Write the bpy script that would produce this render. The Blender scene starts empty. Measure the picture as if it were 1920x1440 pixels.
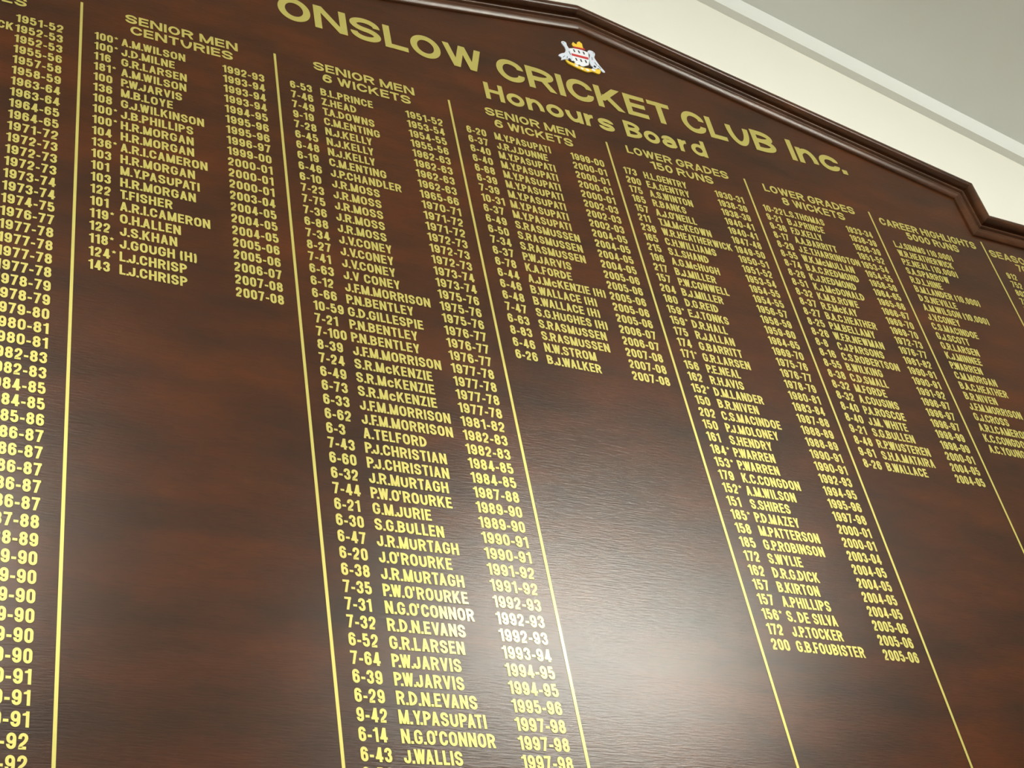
import bpy, math, random
from mathutils import Matrix, Vector

# ---------------------------------------------------------------- frame of reference
# The lettering is laid out on the board in units of one text row (P metres): X to the
# right from the first gold rule, Y downwards from the first row of names, Z into the wall.
P = 0.02
Z0 = 3.16                                   # height of row zero above the floor


def W(X, Y, Z=0.0):
    return Vector((X * P, Z * P, Z0 - Y * P))


sc = bpy.context.scene
C = sc.collection

# ---------------------------------------------------------------- camera
F_PX = 2687.58
CAM = (-11.0614, 78.2407, -56.8134)
ROT = ((0.8893013741, 0.1631326213, -0.4272362492),
       (0.1569449317, 0.7686115307, 0.6201649806),
       (0.4295478487, -0.6185661334, 0.6579244518))   # rows: right, down, forward


def board_dir(v):
    return Vector((v[0], v[2], -v[1]))


right, down, fwd = (board_dir(r) for r in ROT)
cam_data = bpy.data.cameras.new('camera')
cam_data.sensor_width = 36.0
cam_data.lens = F_PX / 1920.0 * 36.0
cam_data.clip_start = 0.02
cam = bpy.data.objects.new('camera', cam_data)
C.objects.link(cam)
m = Matrix.Identity(4)
for i in range(3):
    m[i][0] = right[i]
    m[i][1] = -down[i]
    m[i][2] = -fwd[i]
m.translation = W(*CAM)
cam.matrix_world = m
sc.camera = cam

# ---------------------------------------------------------------- world, exposure
world = bpy.data.worlds.new('World')
sc.world = world
world.use_nodes = True
bg = world.node_tree.nodes['Background']
bg.inputs[0].default_value = (0.95, 0.92, 0.80, 1)
bg.inputs[1].default_value = 0.20
sc.view_settings.view_transform = 'Standard'
sc.view_settings.look = 'None'
sc.view_settings.gamma = 1.0
sc.view_settings.exposure = 0.0
sc.view_settings.use_curve_mapping = False
TUBE = 226.0                                 # strength of the fluorescent tubes


# ---------------------------------------------------------------- materials
def mat(name, col, rough=0.5, metal=0.0, coat=0.0, coat_rough=0.1, spec=0.5):
    k = bpy.data.materials.new(name)
    k.use_nodes = True
    b = k.node_tree.nodes['Principled BSDF']
    b.inputs['Base Color'].default_value = (*col, 1)
    b.inputs['Roughness'].default_value = rough
    b.inputs['Metallic'].default_value = metal
    b.inputs['Coat Weight'].default_value = coat
    b.inputs['Coat Roughness'].default_value = coat_rough
    b.inputs['Specular IOR Level'].default_value = spec
    return k


def nodes_of(k):
    nt = k.node_tree
    return nt, nt.nodes, nt.links, nt.nodes['Principled BSDF']


def wood(name, dark, mid, red, rough, bump, stretch=(1.6, 6.0, 5.0)):
    k = mat(name, mid, rough, spec=0.34)
    nt, N, L, b = nodes_of(k)
    b.inputs['Specular Tint'].default_value = (1.0, 0.97, 0.89, 1)   # amber varnish
    tc = N.new('ShaderNodeTexCoord')
    mp = N.new('ShaderNodeMapping')
    mp.inputs['Scale'].default_value = stretch
    L.new(tc.outputs['Object'], mp.inputs['Vector'])
    n1 = N.new('ShaderNodeTexNoise')
    n1.inputs['Scale'].default_value = 3.2
    n1.inputs['Detail'].default_value = 8
    n1.inputs['Roughness'].default_value = 0.62
    L.new(mp.outputs[0], n1.inputs['Vector'])
    r1 = N.new('ShaderNodeValToRGB')
    e = r1.color_ramp.elements
    e[0].position, e[0].color = 0.30, (*dark, 1)
    e[1].position, e[1].color = 0.74, (*red, 1)
    e2 = e.new(0.52)
    e2.color = (*mid, 1)
    L.new(n1.outputs['Fac'], r1.inputs[0])
    # short dark pores along the grain
    mp2 = N.new('ShaderNodeMapping')
    mp2.inputs['Scale'].default_value = (70.0, 70.0, 600.0)
    L.new(tc.outputs['Object'], mp2.inputs['Vector'])
    n2 = N.new('ShaderNodeTexNoise')
    n2.inputs['Scale'].default_value = 1.0
    n2.inputs['Detail'].default_value = 4
    L.new(mp2.outputs[0], n2.inputs['Vector'])
    r2 = N.new('ShaderNodeValToRGB')
    r2.color_ramp.elements[0].position = 0.30
    r2.color_ramp.elements[0].color = (0.78, 0.78, 0.78, 1)
    r2.color_ramp.elements[1].position = 0.50
    r2.color_ramp.elements[1].color = (1, 1, 1, 1)
    L.new(n2.outputs['Fac'], r2.inputs[0])
    mx = N.new('ShaderNodeMix')
    mx.data_type = 'RGBA'
    mx.blend_type = 'MULTIPLY'
    mx.inputs[0].default_value = 1.0
    L.new(r1.outputs[0], mx.inputs[6])
    L.new(r2.outputs[0], mx.inputs[7])
    L.new(mx.outputs[2], b.inputs['Base Color'])
    bp = N.new('ShaderNodeBump')
    bp.inputs['Strength'].default_value = bump
    bp.inputs['Distance'].default_value = 0.0006
    L.new(n2.outputs['Fac'], bp.inputs['Height'])
    L.new(bp.outputs[0], b.inputs['Normal'])
    return k


def plaster(name, col, scale, amount):
    k = mat(name, col, 0.75, spec=0.25)
    nt, N, L, b = nodes_of(k)
    tc = N.new('ShaderNodeTexCoord')
    n1 = N.new('ShaderNodeTexNoise')
    n1.inputs['Scale'].default_value = scale
    n1.inputs['Detail'].default_value = 6
    L.new(tc.outputs['Object'], n1.inputs['Vector'])
    r = N.new('ShaderNodeValToRGB')
    r.color_ramp.elements[0].color = (*[c * (1 - amount) for c in col], 1)
    r.color_ramp.elements[1].color = (*[min(1, c * (1 + amount)) for c in col], 1)
    L.new(n1.outputs['Fac'], r.inputs[0])
    L.new(r.outputs[0], b.inputs['Base Color'])
    bp = N.new('ShaderNodeBump')
    bp.inputs['Strength'].default_value = 0.08
    bp.inputs['Distance'].default_value = 0.001
    L.new(n1.outputs['Fac'], bp.inputs['Height'])
    L.new(bp.outputs[0], b.inputs['Normal'])
    return k


M_PANEL = wood('varnished mahogany panel', (0.024, 0.0060, 0.0002), (0.050, 0.0110, 0.0003),
               (0.082, 0.0168, 0.0006), 0.275, 0.24)
M_FRAME = wood('varnished mahogany moulding', (0.030, 0.010, 0.004), (0.062, 0.021, 0.007),
               (0.10, 0.033, 0.010), 0.27, 0.0)
M_GOLD = mat('gold leaf paint', (0.55, 0.475, 0.12), 0.39, 0.5, coat=0.22, coat_rough=0.12)
M_WALL = plaster('cream wall paint', (0.83, 0.80, 0.70), 4.0, 0.03)
M_CEIL = plaster('white ceiling paint', (0.78, 0.78, 0.74), 9.0, 0.03)
M_TRIM = mat('white gloss trim paint', (0.80, 0.80, 0.75), 0.4)
M_FLOOR = plaster('beige vinyl floor', (0.56, 0.54, 0.46), 6.0, 0.08)
M_WHITE = mat('white enamel', (0.82, 0.83, 0.86), 0.35)
M_SILVER = mat('pale silver enamel', (0.66, 0.70, 0.78), 0.35)
M_BLACK = mat('black enamel line', (0.03, 0.03, 0.035), 0.4)
M_RED = mat('red enamel', (0.55, 0.03, 0.03), 0.35)
M_YELLOW = mat('yellow enamel', (0.85, 0.56, 0.04), 0.35)
M_STEEL = mat('white powder-coated steel', (0.75, 0.75, 0.73), 0.4)
M_CAP = mat('metal tube cap', (0.6, 0.6, 0.6), 0.3, 1.0)
M_TUBE = bpy.data.materials.new('lit fluorescent tube')
M_TUBE.use_nodes = True
_b = M_TUBE.node_tree.nodes['Principled BSDF']
_b.inputs['Base Color'].default_value = (0.9, 0.9, 0.9, 1)
_b.inputs['Emission Color'].default_value = (0.98, 1.0, 0.95, 1)
_b.inputs['Emission Strength'].default_value = TUBE


# ---------------------------------------------------------------- mesh helpers
class MB:
    """collects faces in board units, then links them as ONE mesh object"""

    def __init__(s):
        s.v, s.f, s.mi = [], [], []

    def poly(s, pts, z=0.0, mi=0):
        k = len(s.v)
        s.v += [(p[0], p[1], z) for p in pts]
        s.f.append(tuple(range(k, k + len(pts))))
        s.mi.append(mi)

    def raw(s, verts, faces, mi=0):
        k = len(s.v)
        s.v += list(verts)
        s.f += [tuple(i + k for i in f) for f in faces]
        s.mi += [mi] * len(faces)

    def prism(s, pts, z0, z1, mi=0):
        n = len(pts)
        area = sum(pts[i][0] * pts[(i + 1) % n][1] - pts[(i + 1) % n][0] * pts[i][1] for i in range(n))
        if area < 0:
            pts = pts[::-1]
        v = [(p[0], p[1], z0) for p in pts] + [(p[0], p[1], z1) for p in pts]
        f = [tuple(range(n)), tuple(range(2 * n - 1, n - 1, -1))]
        f += [(i, n + i, n + (i + 1) % n, (i + 1) % n) for i in range(n)]
        s.raw(v, f, mi)

    def box(s, x0, x1, y0, y1, z0, z1, mi=0):
        s.prism([(x0, y0), (x1, y0), (x1, y1), (x0, y1)], z0, z1, mi)

    def build(s, name, mats, parent=None, smooth=False):
        if not isinstance(mats, (list, tuple)):
            mats = [mats]
        wv = [W(*p) for p in s.v]
        lo = Vector([min(p[i] for p in wv) for i in range(3)])
        hi = Vector([max(p[i] for p in wv) for i in range(3)])
        c = (lo + hi) / 2
        me = bpy.data.meshes.new(name)
        me.from_pydata([p - c for p in wv], [], s.f)
        for k in mats:
            me.materials.append(k)
        for p, i in zip(me.polygons, s.mi):
            p.material_index = i
            p.use_smooth = smooth
        me.update()
        o = bpy.data.objects.new(name, me)
        C.objects.link(o)
        o.location = c
        if parent is not None:
            o.parent = parent
            base = parent
            off = Vector((0, 0, 0))
            while base is not None:
                off += base.location
                base = base.parent
            o.location = c - off
        return o


def tag(o, label, cat, group=None):
    o['label'] = label
    o['category'] = cat
    if group:
        o['group'] = group
    return o


def struct(o):
    o['kind'] = 'structure'
    return o


# ---------------------------------------------------------------- lettering
# every glyph is drawn from strokes in a box W x H (cap height 1):
#   'p' rounded path, 'b' straight bar cut level at both ends, 'h' level bar, 'g' filled polygon
def S(*pts, closed=False):
    return ('p', pts, closed)


def bar(u0, v0, u1, v1):
    return ('b', u0, v0, u1, v1)


def hb(v, u0=0.0, u1=1.0):
    return ('h', v, u0, u1)


r = 1
BOWL_P = S((0, 1), (1, 1, r), (1, .46, r), (0, .46))
GL = {
    'A': (.565, [bar(0, 0, .5, 1), bar(1, 0, .5, 1), hb(.25, .2, .8)]),
    'B': (.56, [bar(0, 0, 0, 1), S((0, 1), (.95, 1, r), (.95, .53, r), (0, .53)),
                S((0, .53), (1, .53, r), (1, 0, r), (0, 0))]),
    'C': (.56, [S((1, .66), (1, 1, r), (0, 1, r), (0, 0, r), (1, 0, r), (1, .34))]),
    'D': (.57, [bar(0, 0, 0, 1), S((0, 1), (1, 1, r), (1, 0, r), (0, 0))]),
    'E': (.47, [bar(0, 0, 0, 1), hb(1), hb(.52, 0, .93), hb(0)]),
    'F': (.45, [bar(0, 0, 0, 1), hb(1), hb(.5, 0, .92)]),
    'G': (.57, [S((1, .68), (1, 1, r), (0, 1, r), (0, 0, r), (1, 0, r), (1, .44), (.55, .44))]),
    'H': (.57, [bar(0, 0, 0, 1), bar(1, 0, 1, 1), hb(.52)]),
    'I': (.0, [bar(0, 0, 0, 1)]),
    'J': (.49, [S((1, 1), (1, 0, r), (0, 0, r), (0, .36))]),
    'K': (.58, [bar(0, 0, 0, 1), bar(.02, .33, 1, 1), bar(1, 0, .32, .62)]),
    'L': (.43, [bar(0, 0, 0, 1), hb(0)]),
    'M': (.69, [bar(0, 0, 0, 1), bar(1, 0, 1, 1), bar(.5, 0, 0, 1), bar(.5, 0, 1, 1)]),
    'N': (.58, [bar(0, 0, 0, 1), bar(1, 0, 1, 1), bar(1, 0, 0, 1)]),
    'O': (.57, [S((0, 0, r), (0, 1, r), (1, 1, r), (1, 0, r), closed=True)]),
    'P': (.54, [bar(0, 0, 0, 1), BOWL_P]),
    'R': (.57, [bar(0, 0, 0, 1), S((0, 1), (1, 1, r), (1, .47, r), (0, .47)), bar(1, 0, .58, .5)]),
    'S': (.55, [S((1, .70), (1, 1, r), (0, 1, r), (0, .53, r), (1, .47, r), (1, 0, r), (0, 0, r), (0, .30))]),
    'T': (.50, [hb(1), bar(.5, 0, .5, 1)]),
    'U': (.57, [S((0, 1), (0, 0, r), (1, 0, r), (1, 1))]),
    'V': (.58, [bar(.5, 0, 0, 1), bar(.5, 0, 1, 1)]),
    'W': (.75, [bar(.25, 0, 0, 1), bar(.25, 0, .5, 1), bar(.75, 0, .5, 1), bar(.75, 0, 1, 1)]),
    'Y': (.545, [bar(.5, .38, 0, 1), bar(.5, .38, 1, 1), bar(.5, 0, .5, .46)]),
    'Z': (.50, [hb(1), hb(0), bar(0, 0, 1, 1)]),
    '0': (.50, [S((0, 0, r), (0, 1, r), (1, 1, r), (1, 0, r), closed=True)]),
    '1': (.35, [bar(1, 0, 1, 1), ('g', [(0, .72), (0, .83), (.42, .90), (.62, 1.0), (.85, 1.0), (.85, .72)])]),
    '2': (.50, [S((0, .66), (0, 1, r), (1, 1, r), (1, .52, r), (.03, .17, r), (0.03, 0), (1, 0))]),
    '3': (.50, [S((0, .71), (0, 1, r), (1, 1, r), (1, .54, r), (.4, .54)),
                S((.4, .54), (1, .54, r), (1, 0, r), (0, 0, r), (0, .29))]),
    '4': (.52, [bar(.74, 0, .74, 1), hb(.22), bar(.02, .2, .68, 1)]),
    '5': (.50, [S((.95, 1), (.08, 1), (.04, .46)), S((.04, .52), (.2, .62, r), (1, .62, r), (1, 0, r), (0, 0, r), (0, .28))]),
    '6': (.50, [S((0, 0, r), (1, 0, r), (1, .60, r), (0, .60, r), closed=True), S((1, .74), (1, 1, r), (0, 1, r), (0, .25))]),
    '7': (.49, [hb(1), bar(.28, 0, 1, 1)]),
    '8': (.50, [S((0, 0, r), (1, 0, r), (1, .54, r), (0, .54, r), closed=True),
                S((.04, .54, r), (.96, .54, r), (.96, 1, r), (.04, 1, r), closed=True)]),
    '9': (.50, [S((0, 1, r), (1, 1, r), (1, .40, r), (0, .40, r), closed=True), S((0, .26), (0, 0, r), (1, 0, r), (1, .75))]),
    '-': (.28, [hb(.36)]),
    '.': (.0, [('g0', 0)]),
    "'": (.0, [('g0', 1)]),
    ',': (.0, [('g0', 2)]),
    '*': (.36, [('star',)]),
    '(': (.24, [S((1, 1.06), (0, .92, r), (0, .0, r), (1, -.12))]),
    ')': (.24, [S((0, 1.06), (1, .92, r), (1, .0, r), (0, -.12))]),
    '/': (.34, [bar(0, 0, 1, 1)]),
}
XH = .74                                     # height of the small letters
LC = {
    'o': (.54, [S((0, 0, r), (0, 1, r), (1, 1, r), (1, 0, r), closed=True)]),
    'n': (.52, [bar(0, 0, 0, 1), S((0, .35), (0, 1, r), (1, 1, r), (1, 0))]),
    'u': (.52, [bar(1, 0, 1, 1), S((0, 1), (0, 0, r), (1, 0, r), (1, .65))]),
    'r': (.36, [bar(0, 0, 0, 1), S((0, .3), (0, 1, r), (1, 1))]),
    's': (.50, [S((1, .72), (1, 1, r), (0, 1, r), (0, .53, r), (1, .47, r), (1, 0, r), (0, 0, r), (0, .28))]),
    'c': (.52, [S((1, .66), (1, 1, r), (0, 1, r), (0, 0, r), (1, 0, r), (1, .34))]),
    'a': (.52, [S((.02, .7), (.02, 1, r), (.92, 1, r), (.92, .12, r), (1.04, 0)),
                S((0, 0, r), (.92, 0, r), (.92, .58, r), (0, .58, r), closed=True)]),
    'd': (.54, [bar(1, 0, 1, 1 / XH), S((0, 0, r), (0, 1, r), (1, 1, r), (1, 0, r), closed=True)]),
}


def round_path(pts, closed, seg, ratio):
    n = len(pts)
    out = []
    for i, p in enumerate(pts):
        if len(p) < 3 or (not closed and i in (0, n - 1)):
            out.append((p[0], p[1]))
            continue
        a, b = pts[(i - 1) % n], pts[(i + 1) % n]

        def leg(q):
            d = (q[0] - p[0], q[1] - p[1])
            half = .5 if (len(q) > 2) else .92
            return d[0] * half, d[1] * half, math.hypot(*d) * half
        ax, ay, al = leg(a)
        bx, by, bl = leg(b)
        lim = min(al, bl) * ratio
        if al > lim:
            ax, ay = ax * lim / al, ay * lim / al
        if bl > lim:
            bx, by = bx * lim / bl, by * lim / bl
        for k in range(seg + 1):
            t = k / seg * math.pi / 2
            ca, cb = 1 - math.sin(t), 1 - math.cos(t)
            out.append((p[0] + ax * ca + bx * cb, p[1] + ay * ca + by * cb))
    res = [out[0]]
    for q in out[1:]:
        if math.hypot(q[0] - res[-1][0], q[1] - res[-1][1]) > 1e-5:
            res.append(q)
    if closed and math.hypot(res[0][0] - res[-1][0], res[0][1] - res[-1][1]) < 1e-5:
        res.pop()
    return res


def stroke(pts, closed, t):
    n = len(pts)
    lft, rgt = [], []
    for i in range(n):
        if closed:
            a, b = pts[i - 1], pts[(i + 1) % n]
        else:
            a, b = pts[max(i - 1, 0)], pts[min(i + 1, n - 1)]
        p = pts[i]
        d1 = (p[0] - a[0], p[1] - a[1])
        d2 = (b[0] - p[0], b[1] - p[1])
        l1, l2 = math.hypot(*d1), math.hypot(*d2)
        if l1 < 1e-9:
            d1, l1 = d2, l2
        if l2 < 1e-9:
            d2, l2 = d1, l1
        n1 = (-d1[1] / l1, d1[0] / l1)
        n2 = (-d2[1] / l2, d2[0] / l2)
        mx, my = n1[0] + n2[0], n1[1] + n2[1]
        q = (mx * mx + my * my) / 2
        q = max(q, .35)
        mx, my = mx / q * t / 2, my / q * t / 2
        lft.append((p[0] + mx, p[1] + my))
        rgt.append((p[0] - mx, p[1] - my))
    return lft, rgt


LIFT = 0.02


def glyph(mb, ch, x, y, cap, hs, t, seg, ratio, sc_w):
    """draws CH with its left edge at X and its baseline at Y (both in rows); returns the width it took"""
    low = ch in LC
    wd, prims = LC[ch] if low else GL[ch]
    H = cap * (XH if low else 1.0)
    Wd = (wd * sc_w * cap) * hs
    tt = t * cap
    Wd = max(Wd, tt)
    iw, ih = Wd - tt, H - tt

    def mp(u, v):
        return (tt / 2 + u * iw, tt / 2 + v * ih)
    z = 0
    for p in prims:
        z += 1
        zz = -LIFT - z * 0.0022
        out = []
        if p[0] == 'p':
            pts = [(*mp(q[0], q[1]), *q[2:]) for q in p[1]]
            pts = round_path(pts, p[2], seg, ratio)
            lf, rg = stroke(pts, p[2], tt)
            n = len(pts)
            vs = [(x + q[0], y - q[1], zz) for q in lf] + [(x + q[0], y - q[1], zz) for q in rg]
            fs = []
            for i in range(n if p[2] else n - 1):
                j = (i + 1) % n
                fs.append((i, j, n + j, n + i))
            # face the room
            a, b, c_ = vs[fs[0][0]], vs[fs[0][1]], vs[fs[0][2]]
            cr = (b[0] - a[0]) * (c_[1] - a[1]) - (b[1] - a[1]) * (c_[0] - a[0])
            if cr < 0:
                fs = [f[::-1] for f in fs]
            mb.raw(vs, fs)
            continue
        if p[0] == 'b':
            _, u0, v0, u1, v1 = p
            dx, dy = (u1 - u0) * iw, max((v1 - v0) * H, 1e-6)
            hw = tt * math.sqrt(1 + (dx / dy) ** 2) * (1.0 if dx == 0 else .94)
            span = Wd - hw if abs(dx) > 1e-6 else iw
            o = hw / 2

            def cx(u):
                return o + u * span
            out = [(cx(u0) - hw / 2, v0 * H), (cx(u0) + hw / 2, v0 * H), (cx(u1) + hw / 2, v1 * H), (cx(u1) - hw / 2, v1 * H)]
        elif p[0] == 'h':
            cy = tt / 2 + p[1] * ih
            th = tt * .94
            out = [(p[2] * Wd, cy - th / 2), (p[3] * Wd, cy - th / 2), (p[3] * Wd, cy + th / 2), (p[2] * Wd, cy + th / 2)]
        elif p[0] == 'g':
            out = [(u * Wd, v * H) for u, v in p[1]][::-1]
        elif p[0] == 'g0':
            if p[1] == 0:
                out = [(0, 0), (tt, 0), (tt, tt), (0, tt)]
            elif p[1] == 1:
                out = [(.2 * tt, .66 * H), (.8 * tt, .66 * H), (tt, H), (0, H)]
            else:
                out = [(0, -.5 * tt), (.4 * tt, -.5 * tt), (tt, tt), (0, tt)]
        elif p[0] == 'star':
            c0, rr = (Wd / 2, .80 * H), .19 * H
            pts = []
            for k in range(10):
                a = math.pi / 2 + k * math.pi / 5
                q = rr if k % 2 == 0 else rr * .5
                pts.append((c0[0] + q * math.cos(a), c0[1] + q * math.sin(a)))
            for k in range(10):
                a, b = pts[k], pts[(k + 1) % 10]
                mb.poly([(x + c0[0], y - c0[1]), (x + b[0], y - b[1]), (x + a[0], y - a[1])], zz)
            continue
        q = [(x + a, y - b) for a, b in out]
        ar = sum(q[i][0] * q[(i + 1) % len(q)][1] - q[(i + 1) % len(q)][0] * q[i][1] for i in range(len(q)))
        mb.poly(q if ar > 0 else q[::-1], zz)
    return Wd


def after(ch, nxt, gap):
    """the space between a letter and the next one, in cap heights"""
    if nxt == '.':
        return {'P': -.10, 'F': -.10, 'T': -.08, 'V': -.10, 'Y': -.10, 'W': .0}.get(ch, .06)
    if ch == '.':
        return -.02 if nxt in 'JAW' else .06
    if ch + nxt in ('AT', 'TA', 'AV', 'VA', 'LT', 'LY', 'AY', 'WA', 'AW', 'PA', 'FA', 'KO', "O'", 'LV'):
        return gap - .09
    return gap


def text_width(s, cap, hs, t, gap, space, sc_w):
    w = 0
    for i, ch in enumerate(s):
        if ch == ' ':
            w += space * cap * hs
            continue
        wd = (LC[ch] if ch in LC else GL[ch])[0]
        w += max(wd * sc_w * cap * hs, t * cap)
        if i + 1 < len(s):
            w += after(ch, s[i + 1], gap) * cap * hs
    return w


def text(mb, s, x, y, cap, hs=1.0, t=.185, gap=.10, space=.26, seg=4, ratio=1.25, sc_w=1.0, fit=None):
    if fit:                                   # letter-space the line to the width measured on the board
        fixed = sum(t * cap for ch in s if ch in "I.',")
        w1 = text_width(s, cap, 1.0, t, gap, space, sc_w)
        hs = (fit - fixed) / max(w1 - fixed, 1e-6)
    for i, ch in enumerate(s):
        if ch == ' ':
            x += space * cap * hs
            continue
        x += glyph(mb, ch, x, y, cap, hs, t, seg, ratio, sc_w)
        if i + 1 < len(s):
            x += after(ch, s[i + 1], gap) * cap * hs
    return x


# ---------------------------------------------------------------- what the board says
def rep(*a):
    out = []
    for s in a:
        q, _, n = s.partition('x')
        out += [q] * (int(n) if n else 1)
    return out


Y1 = rep('1951-52', '1952-53x2', '1955-56', '1957-58', '1958-59', '1963-64x2', '1964-65x2', '1971-72', '1972-73x3',
         '1973-74x2', '1974-75', '1976-77', '1977-78x4', '1978-79x2', '1979-80', '1980-81x2', '1982-83x2', '1984-85x2',
         '1985-86', '1986-87x5', '1987-88', '1988-89', '1989-90x6', '1990-91x3', '1991-92x2')
N1 = [''] * len(Y1)
N1[1] = 'W.R.HEATHERWICK'
S2 = '100* 100* 116 181* 100 136 108 100* 100* 104 136* 103 101 103 122 101 119* 122 118* 124* 143'.split()
N2 = ['A.M.WILSON', 'J.D.MILNE', 'G.R.LARSEN', 'A.M.WILSON', 'P.W.JARVIS', 'M.B.LOYE', 'G.J.WILKINSON', 'J.B.PHILLIPS',
      'H.R.MORGAN', 'H.R.MORGAN', 'A.R.I.CAMERON', 'H.R.MORGAN', 'M.Y.PASUPATI', 'H.R.MORGAN', 'T.FISHER', 'A.R.I.CAMERON',
      'O.H.ALLEN', 'J.S.KHAN', 'J.GOUGH (H)', 'L.J.CHRISP', 'L.J.CHRISP']
Y2 = rep('1992-93', '1993-94x3', '1994-95', '1995-96x2', '1996-97', '1999-00', '2000-01x3', '2003-04', '2004-05x3',
         '2005-06x2', '2006-07', '2007-08x2')
S3 = ('6-53 7-46 7-49 9-19 7-28 6-45 6-48 6-19 6-46 6-10 7-23 7-75 7-36 6-88 7-34 8-27 7-41 6-63 6-12 6-66 10-59 7-21 '
      '7-100 8-39 7-24 6-49 6-73 6-33 6-62 6-3 7-43 6-60 6-32 7-44 6-21 6-30 6-47 6-20 6-38 7-35 7-31 7-32 6-52 7-64 '
      '6-39 6-29 9-42 6-14 6-43 6-51').split()
N3 = (['B.L.PRINCE', 'Z.HEAD', 'T.A.DOWNS', 'C.M.ENTING'] + ['N.J.KELLY'] * 3 + ['C.M.ENTING', 'J.P.CHANDLER'] + ['J.R.MOSS'] * 5
      + ['J.V.CONEY'] * 3 + ['J.V CONEY', 'J.F.M.MORRISON', 'P.N.BENTLEY', 'G.D.GILLESPIE', 'P.N.BENTLEY', 'P.N.BENTLEY',
      'J.F.M.MORRISON'] + ['S.R.McKENZIE'] * 3 + ['J.F.M.MORRISON'] * 2 + ['A.TELFORD', 'P.J.CHRISTIAN', 'P.J.CHRISTIAN',
      'J.R.MURTAGH', "P.W.O'ROURKE", 'G.M.JURIE', 'S.G.BULLEN', 'J.R.MURTAGH', "J.O'ROURKE", 'J.R.MURTAGH', "P.W.O'ROURKE",
      "N.G.O'CONNOR", 'R.D.N.EVANS', 'G.R.LARSEN', 'P.W.JARVIS', 'P.W.JARVIS', 'R.D.N.EVANS', 'M.Y.PASUPATI', "N.G.O'CONNOR",
      'J.WALLIS', ''])
Y3 = rep('1951-52', '1953-54', '1954-55', '1955-56', '1962-63x4', '1965-66', '1970-71', '1971-72x2', '1972-73x3', '1973-74x2',
         '1975-76x3', '1976-77x3', '1977-78x4', '1981-82', '1982-83x2', '1984-85x2', '1987-88', '1989-90x2', '1990-91x2',
         '1991-92x2', '1992-93x3', '1993-94', '1994-95x2', '1995-96', '1997-98x3') + ['']
S4 = '6-20 6-37 6-40 6-40 6-68 6-39 7-39 10-31 6-37 6-49 6-50 7-34 6-37 6-78 6-44 6-46 6-48 7-47 6-63 8-83 6-46 6-26'.split()
N4 = (['M.Y.PASUPATI', 'J.R.J.DUNNE'] + ['M.Y.PASUPATI'] * 7 + ['S.RASMUSSEN'] * 3 + ['P.W.JARVIS', 'K.A.FORDE',
      'A.J.McKENZIE (H)', 'B.WALLACE (H)', 'B.WALLACE (H)', 'S.G.HUGHES (H)', 'S.RASMUSSEN', 'S.RASMUSSEN', 'N.W.STROM', 'B.J.WALKER'])
Y4 = rep('1999-00', '2000-01x4', '2002-03x3', '2004-05x4', '2005-06x5', '2006-07x2', '2007-08x3')
S5 = ('173 200 175 165 157 211 236 165 215 196 217 157 204 180 159* 159* 175 174 171* 156 162 152* 150 202 150 161 184* '
      '153* 179 152* 151 185* 158 185 172 162 157 157 156* 172 200').split()
N5 = ['H.L.GENTRY', 'E.A.GENTRY', 'A.S.WINTON', 'R.BANKS', "A.J.O'NEILL", 'T.M.McKEOWN', 'W.R.HEATHERWICK', 'C.H.WILLIAMS',
      'S.L.SHAND', 'A.G.McHUGH', 'B.J.MILLER', 'P.W.CONWELL', 'B.J.MILLER', 'D.G.REID', 'E.J.TONKS', 'D.R.HALL', 'R.J.ALLAN',
      'G.BARRITT', 'G.R.LARSEN', 'P.E.NEAL', 'R.H.AVIS', 'D.M.LANDER', 'B.R.NIVEN', 'C.S.MACINDOE', 'P.J.MOLONEY', 'S.HENDRY',
      'P.WARREN', 'P.WARREN', 'K.C.CONGDON', 'A.M.WILSON', 'S.SHIRES', 'P.D.MAZEY', 'M.PATTERSON', 'G.P.ROBINSON', 'S.WYLIE',
      'D.R.G.DICK', 'B.KIRTON', 'A.PHILLIPS', 'S. DE SILVA', 'J.P.TOCKER', 'G.B.FOUBISTER']
Y5 = rep('1930-31', '1938-39x2', '1940-41x2', '1947-48', '1949-50', '1950-51', '1951-52', '1953-54', '1954-55x2', '1956-57',
         '1958-59', '1959-60', '1964-65', '1969-70', '1975-76', '1976-77', '1978-79', '1980-81', '1983-84', '1987-88',
         '1988-89x2', '1990-91x2', '1992-93', '1994-95', '1995-96', '1997-98', '2000-01x2', '2003-04', '2004-05x4', '2005-06x3')
S6 = ('10-22 9-21 9-36 8-17 8-29 8-55 8-74 8-26 8-51 8-32 8-37 8-27 8-25 8-26 8-8 8-16 8-55 8-38 8-32 8-32 8-40 8-40 9-21 '
      '8-48 9-61 8-26').split()
N6 = ['L.S.THOMAS', 'B.J.PRINCE', 'F.D.KELLY', 'A.A.BARRITT', 'J.E.T.HARRINGTON', 'W.K.McMULLAN', 'B.A.C.REDMOND', 'K.J.REDMOND',
      'K.J.McDONALD', 'K.M.B.ROWE', 'R.F.McKAY', 'B.A.C.HEATHER', 'P.M.BELLAMY', 'W.F.R.NEWMAN', 'C.J.PARSONS', 'C.S.ROBERTSON',
      'B.WILKING', 'C.D.SMALL', 'M.FORDE', 'A.COUSINS', 'P.A.ROSCOE', 'J.M. WHITE', 'S.G.BULLEN', 'R.P.WUSTEREN', 'S.H.A.MATAIRA',
      'B.WALLACE']
Y6 = rep('1933-34', '1938-39x2', '1951-52', '1953-54', '1954-55', '1958-59', '1964-65', '1965-66', '1966-67', '1969-70x2', '1972-73',
         '1976-77', '1981-82', '1990-91x2', '1991-92', '1996-97x3', '1998-99x2', '2000-01', '2004-05x2')
Y6 = (Y6 + ['2004-05'])[:26]
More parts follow.
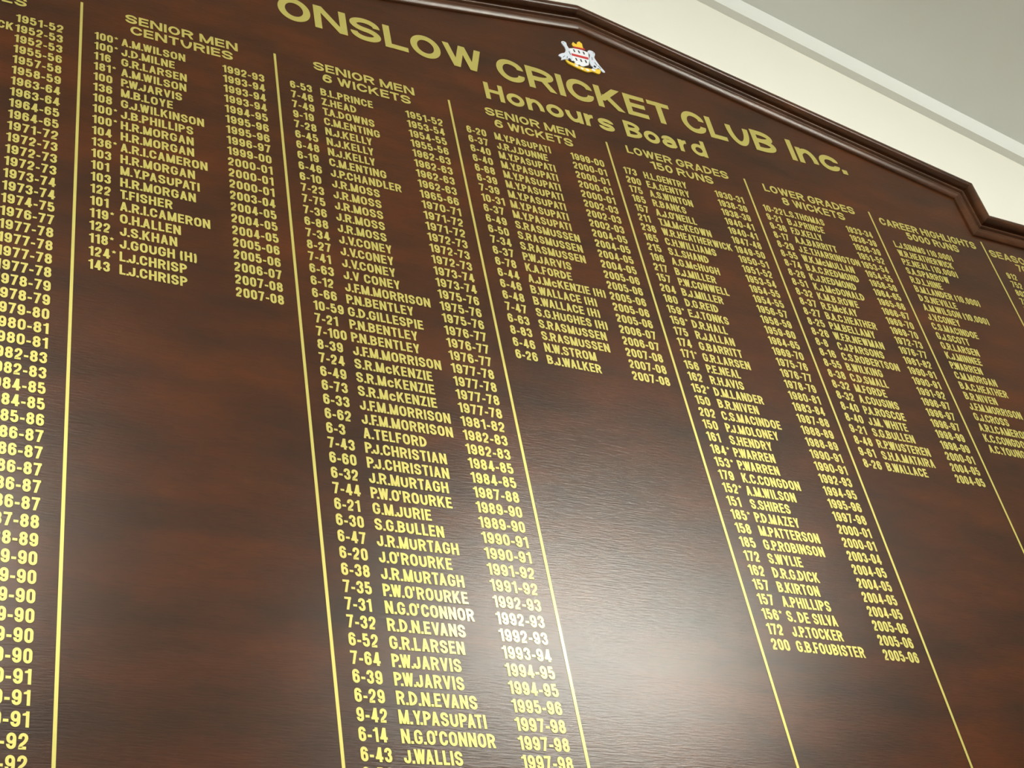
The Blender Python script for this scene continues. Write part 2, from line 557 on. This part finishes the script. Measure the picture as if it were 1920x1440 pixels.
N7 = [('L.J.SIMMS (10,000)', 6.3), ('W.R.HEATHERWICK', 5.9), ('P.E.NEAL (10,000)', 5.9), ('S.A.SPARROW', 0), ('R.D.L.HINE', 0),
      ('B.M.LANDER (10,000)', 6.9), ('D.S.NEVILLE', 0), ('A.M.WILSON (10,000)', 6.9), ('J.V.CONEY', 0), ('C.S.MACINDOE', 0),
      ('G.J.SCOTT', 0), ('G.R.LARSEN', 0), ('K.J.MINNEE', 0), ('P.WARREN', 0), ('C.M.MORGAN', 0), ('B.A.C.HEATHER', 0),
      ('B.R.NIVEN', 0), ('J.F.M.MORRISON', 0), ('G.J.CROSS', 0), ('A.R.I.CAMERON', 0), ('K.C.CONGDON', 0), ('A.C.YOUNG', 0)]
S8 = '912 752 803 714 788 735'.split()

DIV = [0.0, 12.793, 25.760, 38.845, 51.534, 64.143, 76.575]     # the gold rules between the columns

# ---------------------------------------------------------------- the setting
SLOPE, RX = 0.31473, 39.4                     # roof slope, and the board's own middle line
BASE = -45.4773                               # the trim's lower edge meets the wall at Y = SLOPE*X + BASE
RY = SLOPE * RX + BASE
ZW = 1.0                                      # the wall's face, one row behind the board's


def roof(X):
    return RY + SLOPE * abs(X - RX)


XL, XR, FLOOR_Y = -110.0, 188.0, Z0 / P
TR_D, TR_H = 0.78, 2.72                       # trim: depth and height
mb = MB()
mb.prism([(XL, FLOOR_Y), (XL, roof(XL) - TR_H), (RX, RY - TR_H), (XR, roof(XR) - TR_H), (XR, FLOOR_Y)], ZW, ZW + 6)
struct(mb.build('wall_back', M_WALL))
for i, (a, b) in enumerate(((RX, XR), (XL, RX))):
    mb = MB()
    mb.prism([(a, roof(a)), (b, roof(b)), (b, roof(b) - TR_H), (a, roof(a) - TR_H)], ZW - TR_D, ZW - 0.01)
    struct(mb.build('trim_%d' % (i + 1), M_TRIM))
ZN = -330.0
for nm, a, b in (('ceiling_right', RX, XR), ('ceiling_left', XL, RX)):
    mb = MB()
    mb.prism([(a, roof(a) - TR_H), (b, roof(b) - TR_H), (b, roof(b) - TR_H - 3), (a, roof(a) - TR_H - 3)], ZN, ZW + 6)
    struct(mb.build(nm, M_CEIL))
mb = MB()
mb.box(XL, XR, FLOOR_Y, FLOOR_Y + 5, ZN, ZW + 6)
struct(mb.build('floor', M_FLOOR))

# ---------------------------------------------------------------- the honours board
board = bpy.data.objects.new('honours_board', None)
C.objects.link(board)
board.location = W(RX, 55.5, 0.5)
tag(board, 'dark varnished wooden honours board with gold lettering, hung high on the cream gable wall', 'honours board')

OUT = [(39.4, -18.0), (78.5, -8.8), (78.55, -4.72), (91.7, -4.72), (91.7, 55.5), (-12.9, 55.5), (-12.9, -6.2), (-1.6, -6.2), (-1.6, -9.26)]


def inset(poly, o):
    """the closed outline moved inwards by O (the outline runs clockwise on the wall)"""
    n, res = len(poly), []
    for i in range(n):
        a, p, b = poly[i - 1], poly[i], poly[(i + 1) % n]
        d1, d2 = (p[0] - a[0], p[1] - a[1]), (b[0] - p[0], b[1] - p[1])
        l1, l2 = math.hypot(*d1), math.hypot(*d2)
        n1, n2 = (-d1[1] / l1, d1[0] / l1), (-d2[1] / l2, d2[0] / l2)
        k = 1 + n1[0] * n2[0] + n1[1] * n2[1]
        res.append((p[0] + (n1[0] + n2[0]) / k * o, p[1] + (n1[1] + n2[1]) / k * o))
    return res


mb = MB()
mb.prism(inset(OUT, 1.2), 0.0, ZW - 0.02)
mb.build('panel', M_PANEL, board)

# moulding: (distance in from the outer edge, height in front of the panel)
PROFILE = [(0.0, -.97), (0.0, .35)]
for k in range(9):                            # outer bead
    a = math.pi - k / 8 * math.pi
    PROFILE.append((.48 + .48 * math.cos(a), .42 + .52 * math.sin(a)))
PROFILE += [(.98, .30), (1.02, .16), (1.18, .10), (1.34, .16), (1.42, .34)]
for k in range(7):                            # raised fillet
    a = math.pi - k / 6 * math.pi
    PROFILE.append((1.56 + .14 * math.cos(a), .40 + .15 * math.sin(a)))
PROFILE += [(1.74, .31), (1.85, .275), (2.0, .27), (2.06, .34), (2.10, .385), (2.14, .40)]
for k in range(1, 7):                         # rounded inner edge
    u = k / 6
    PROFILE.append((2.14 + .46 * u, .40 - .46 * (.30 * u + .22 * u * u)))
PROFILE += [(2.62, .12)]
PROFILE += [(2.64, -.05)]
rings = [inset(OUT, o) for o, h in PROFILE]
n = len(OUT)
for i in range(n):
    j = (i + 1) % n
    v = [(*rings[k][i], -h) for k, (o, h) in enumerate(PROFILE)] + [(*rings[k][j], -h) for k, (o, h) in enumerate(PROFILE)]
    q = len(PROFILE)
    f = [(k, q + k, q + k + 1, k + 1) for k in range(q - 1)]
    mb = MB()
    mb.raw(v, f)
    o = mb.build('moulding', M_FRAME, board, smooth=True)
    o.data.set_sharp_from_angle(angle=math.radians(48))

# gold rules between the columns
for x in DIV:
    mb = MB()
    mb.poly([(x - .085, -1.54), (x + .085, -1.54), (x + .085, 52.3), (x - .085, 52.3)], -LIFT)
    mb.build('divider_line', M_GOLD, board)

# title
mb = MB()
TK = dict(cap=2.62, t=.205, seg=10, ratio=2.2, gap=.105, sc_w=1.62)
for s, x0, x1 in (('ONSLOW', 13.37, 29.40), ('CRICKET', 30.57, 46.24), ('CLUB', 47.23, 56.45), ('Inc.', 57.9, 63.75)):
    text(mb, s, x0, -5.90, fit=x1 - x0, **TK)
mb.build('title_lettering', M_GOLD, board)
mb = MB()
HK = dict(cap=1.92, t=.20, seg=8, ratio=2.2, gap=.12, sc_w=1.5)
for s, x0, x1 in (('Honours', 29.03, 40.05), ('Board', 41.07, 48.60)):
    text(mb, s, x0, -2.98, fit=x1 - x0, **HK)
mb.build('subtitle_lettering', M_GOLD, board)

# column headings: (line, left, right, baseline)
HEADS = [
    [('SENIOR MEN', -10.6, -3.0, -.60), ('CENTURIES', -10.1, -3.33, .50)],
    [('SENIOR MEN', 2.76, 10.20, -.68), ('CENTURIES', 3.08, 9.82, .42)],
    [('SENIOR MEN', 15.55, 23.05, -.98), ('6 WICKETS', 16.11, 22.63, .14)],
    [('SENIOR MEN', 28.64, 36.12, -1.02), ('6 WICKETS', 29.20, 35.68, .14)],
    [('LOWER GRADES', 40.56, 49.92, -.92), ('150 RUNS', 42.43, 48.15, .22)],
    [('LOWER GRADES', 53.26, 62.45, -.68), ('8 WICKETS', 54.74, 61.01, .44)],
    [('CAREER HIGHLIGHTS', 64.96, 75.56, -.30), ('5000 RUNS', 67.45, 73.13, .76)],
    [('SEASON RUNS', 77.0, 85.9, .14), ('700 RUNS', 79.6, 84.6, 1.22)],
]
EK = dict(cap=.86, t=.205, seg=6, ratio=2.2, gap=.12, space=.34, sc_w=1.5)
for lines in HEADS:
    mb = MB()
    for s, x0, x1, y in lines:
        text(mb, s, x0, y, fit=x1 - x0, **EK)
    mb.build('column_heading', M_GOLD, board)

# rows of names
CAP = .74
NK = dict(cap=CAP, t=.188, gap=.10, space=.28)
COLS = [  # scores, names, years, x of score, name, year; row offset at the first and the fortieth row
    ([''] * 50, N1, Y1, 0, -4.0, -3.90, .40, .31),
    (S2, N2, Y2, .84, 2.52, 9.06, .14, .12),
    (S3, N3, Y3, 13.69, 15.83, 22.04, -.05, .07),
    (S4, N4, Y4, 26.74, 28.95, 35.17, -.14, -.10),
    (S5, N5, Y5, 39.68, 41.45, 47.90, -.08, .02),
    (S6, N6, Y6, 52.40, 54.40, 60.62, .12, -.05),
    ([''] * 22, [a for a, b in N7], [''] * 22, 0, 65.45, 0, .48, .62),
    (S8, [''] * 6, [''] * 6, 77.75, 0, 0, .84, .84),
]


def cam_px(X, Y):
    d = (X - CAM[0], Y - CAM[1], -CAM[2])
    a = [sum(ROT[i][j] * d[j] for j in range(3)) for i in range(3)]
    return 960 + F_PX * a[0] / a[2], 720 + F_PX * a[1] / a[2]


rows = []
for ci, (ss, ns, ys, xs, xn, xy, o0, o1) in enumerate(COLS):
    assert len(ss) == len(ns) == len(ys), (ci, len(ss), len(ns), len(ys))
    for k in range(len(ns)):
        row = k + 1
        y = row + o0 + (o1 - o0) * k / 39 + CAP - .02
        score, name, year = MB(), MB(), MB()
        if ss[k]:
            text(score, ss[k], xs, y, hs=1.0, **NK)
        if ns[k]:
            fit = N7[k][1] if ci == 6 and N7[k][1] else None
            if ci == 0:
                w = text_width(ns[k], CAP, 1.0, NK['t'], NK['gap'], NK['space'], 1.0)
                text(name, ns[k], xn - w, y, hs=1.0, **NK)
            else:
                text(name, ns[k], xn, y, fit=fit, hs=(1, 1.035, 1.02, 1.0, .965, .965, .97, 1)[ci], **NK)
        if ys[k]:
            text(year, ys[k], xy, y, fit=2.84 if ci < 4 else 2.70, **NK)
        allv = score.v + name.v + year.v
        xa, xb = min(p[0] for p in allv), max(p[0] for p in allv)
        p0, p1, p2 = cam_px(xa, y), cam_px(xb, y), cam_px(xb, y - CAP)
        size = abs((p1[0] - p0[0]) * (p2[1] - p0[1]) - (p1[1] - p0[1]) * (p2[0] - p0[0]))
        if ci == 0:
            size *= .35
        if p0[1] > 1440:
            size = 0
        rows.append((size, len(rows), score, name, year))
rows.sort(key=lambda q: (-q[0], q[1]))
# a row is its name, with the score and the season as its sub-parts
for size, k, score, name, year in rows[:100]:
    row = name.build('entry_row', M_GOLD, board) if name.v else None
    if score.v:
        q = score.build('score' if row else 'entry_row', M_GOLD, row or board)
        row = row or q
    if year.v:
        year.build('season' if row else 'entry_row', M_GOLD, row or board)
rest = MB()
for size, k, *parts in rows[100:]:
    for mb in parts:
        rest.raw(mb.v, mb.f)
o = rest.build('entry_lettering', M_GOLD, board)
o['kind'] = 'stuff'

# crest: two white birds beside a shield, a small crown above and a scroll below
CZ = -.05
mb = MB()
mb.prism([(37.98, -12.46), (38.5, -12.72), (39.1, -12.80), (39.78, -12.66), (39.66, -11.7), (39.45, -10.95), (38.85, -10.5), (38.2, -10.55), (37.86, -10.9), (37.98, -11.7)], CZ, 0)
shield = mb.build('crest', M_WHITE, board)
shield['label'] = 'white shield between two birds, with a red bar'
mb = MB()
mb.prism([(38.04, -11.84), (39.6, -11.92), (39.58, -11.66), (38.02, -11.58)], CZ - .03, CZ)
mb.build('red_bar', M_RED, shield)
for (x, y) in ((38.4, -12.3), (38.85, -12.35), (39.3, -12.38), (38.35, -11.2), (38.8, -11.22), (39.25, -11.28)):
    mb = MB()
    mb.prism([(x - .07, y - .16), (x + .05, y - .18), (x + .09, y + .12), (x - .03, y + .16)], CZ - .02, CZ)
    mb.build('shield_mark', M_BLACK, shield)


def blob(pts, sub=4):
    """a smooth closed outline through PTS"""
    n, out = len(pts), []
    for i in range(n):
        p0, p1, p2, p3 = pts[i - 1], pts[i], pts[(i + 1) % n], pts[(i + 2) % n]
        for k in range(sub):
            t = k / sub
            out.append(tuple(.5 * (2 * p1[c] + (p2[c] - p0[c]) * t + (2 * p0[c] - 5 * p1[c] + 4 * p2[c] - p3[c]) * t * t
                                   + (3 * p1[c] - p0[c] - 3 * p2[c] + p3[c]) * t ** 3) for c in (0, 1)))
    return out


mb = MB()
mb.prism(blob([(37.36, -12.95), (37.55, -13.2), (37.82, -13.12), (37.84, -12.75), (37.98, -12.3), (38.06, -11.7), (38.0, -11.1),
               (37.62, -10.85), (37.2, -10.75), (36.84, -10.52), (36.95, -10.85), (36.70, -11.05), (37.05, -11.42), (37.42, -11.7), (37.6, -12.3)]), CZ - .02, 0)
mb.build('bird', M_SILVER, shield)
mb = MB()
mb.prism(blob([(39.72, -12.72), (39.95, -13.0), (40.28, -12.98), (40.42, -12.7), (40.24, -12.2), (40.32, -11.8), (40.55, -11.2),
               (40.86, -10.62), (40.66, -10.5), (40.32, -10.85), (40.02, -10.62), (39.72, -10.75), (39.62, -11.3), (39.72, -11.9), (39.88, -12.4)]), CZ - .02, 0)
mb.build('bird', M_SILVER, shield)
mb = MB()
mb.prism([(38.38, -13.2), (38.55, -13.5), (38.72, -13.35), (38.85, -13.3), (38.95, -13.62), (39.2, -13.85), (39.42, -13.62), (39.38, -13.25), (39.42, -12.92), (38.45, -12.8)], CZ - .02, 0)
mb.build('crown', M_YELLOW, shield)
mb = MB()
mb.prism([(38.42, -12.84), (39.46, -12.96), (39.48, -12.80), (38.44, -12.68)], CZ - .07, CZ)
mb.build('crown_band', M_RED, shield)
mb = MB()
mb.prism(blob([(37.28, -10.72), (37.7, -10.55), (38.2, -10.5), (38.7, -10.35), (39.3, -10.4), (39.8, -10.5), (40.38, -10.72), (40.36, -10.3),
               (40.1, -10.05), (39.6, -10.12), (39.1, -9.88), (38.7, -9.92), (38.2, -10.02), (37.7, -10.2), (37.4, -10.35)]), CZ - .04, 0)
scroll = mb.build('scroll', M_YELLOW, shield)
for (x, y, w_, h_) in ((38.15, -10.28, .34, .26), (38.62, -10.12, .30, .24), (39.12, -10.12, .36, .28), (39.72, -10.36, .40, .32)):
    mb = MB()
    mb.prism(blob([(x - w_ / 2, y), (x, y - h_ / 2), (x + w_ / 2, y), (x, y + h_ / 2)]), CZ - .06, CZ - .02)
    mb.build('scroll_fold', M_WHITE, shield)
# dark foliage between the shield and the scroll, dark quills on the birds
for (x, y, w_, h_) in ((37.66, -10.92, .26, .22), (37.98, -10.72, .30, .20), (38.45, -10.44, .26, .16), (39.2, -10.52, .30, .16), (39.62, -10.72, .28, .24), (39.98, -10.92, .26, .28)):
    mb = MB()
    mb.prism([(x - w_ / 2, y + .04), (x - .04, y - h_ / 2), (x + w_ / 2, y - .02), (x + .05, y + h_ / 2)], CZ - .06, CZ - .02)
    mb.build('leaf', M_BLACK, shield)
for (x, y, dx, dy) in ((37.3, -11.2, -.22, .26), (37.55, -11.25, -.1, .3), (37.85, -12.0, .06, .4), (40.1, -11.5, .14, .34), (40.35, -11.15, .2, .3), (39.98, -12.1, -.04, .36), (37.5, -13.0, .08, .04), (40.22, -12.8, .08, .04)):
    l_ = math.hypot(dx, dy)
    nx, ny = -dy / l_ * .022, dx / l_ * .022
    mb = MB()
    mb.prism([(x - nx, y - ny), (x + nx, y + ny), (x + dx + nx, y + dy + ny), (x + dx - nx, y + dy - ny)], CZ - .04, CZ - .015)
    mb.build('quill', M_BLACK, shield)

# ---------------------------------------------------------------- the ceiling lights
def batten(a, b, zc, label):
    """a twin-tube fluorescent fitting screwed to the sloping ceiling from X = A to X = B, parallel to the wall"""
    root = bpy.data.objects.new('fluorescent_light', None)
    C.objects.link(root)
    mid = (a + b) / 2
    root.location = W(mid, roof(mid) - TR_H, zc)
    tag(root, label, 'ceiling light', 'fluorescent ceiling lights')
    dx, dy = b - a, roof(b) - roof(a)
    L_ = math.hypot(dx, dy)
    ux, uy = dx / L_, dy / L_
    nx, ny = (-uy, ux) if ux > 0 else (uy, -ux)          # away from the ceiling

    def pt(s, h):
        return (a + ux * s + nx * h, roof(a) - TR_H + uy * s + ny * h)
    mb = MB()
    mb.prism([pt(0, 0.02), pt(L_, 0.02), pt(L_, 2.2), pt(0, 2.2)], zc - 3.2, zc + 3.2)
    mb.build('housing', M_STEEL, root)
    for dz in (-2.0, 2.0):
        for s in (.6, L_ - 1.4):
            mb = MB()
            mb.prism([pt(s, 2.1), pt(s + .8, 2.1), pt(s + .8, 4.0), pt(s, 4.0)], zc + dz - .6, zc + dz + .6)
            mb.build('lamp_holder', M_STEEL, root)
        mb = MB()
        v, f, K = [], [], 14
        for s in (1.4, L_ - 1.4):
            for k in range(K):
                t = 2 * math.pi * k / K
                p = pt(s, 3.2 + .65 * math.cos(t))
                v.append((p[0], p[1], zc + dz + .65 * math.sin(t)))
        f = [(k, (k + 1) % K, K + (k + 1) % K, K + k) for k in range(K)] + [tuple(range(K))[::-1], tuple(range(K, 2 * K))]
        mb.raw(v, f)
        mb.build('tube', M_TUBE, root)


batten(71.0, 115.0, -97.0, 'twin-tube fluorescent light on the sloping ceiling right of the ridge')
batten(7.0, -37.0, -97.0, 'twin-tube fluorescent light on the sloping ceiling left of the ridge')
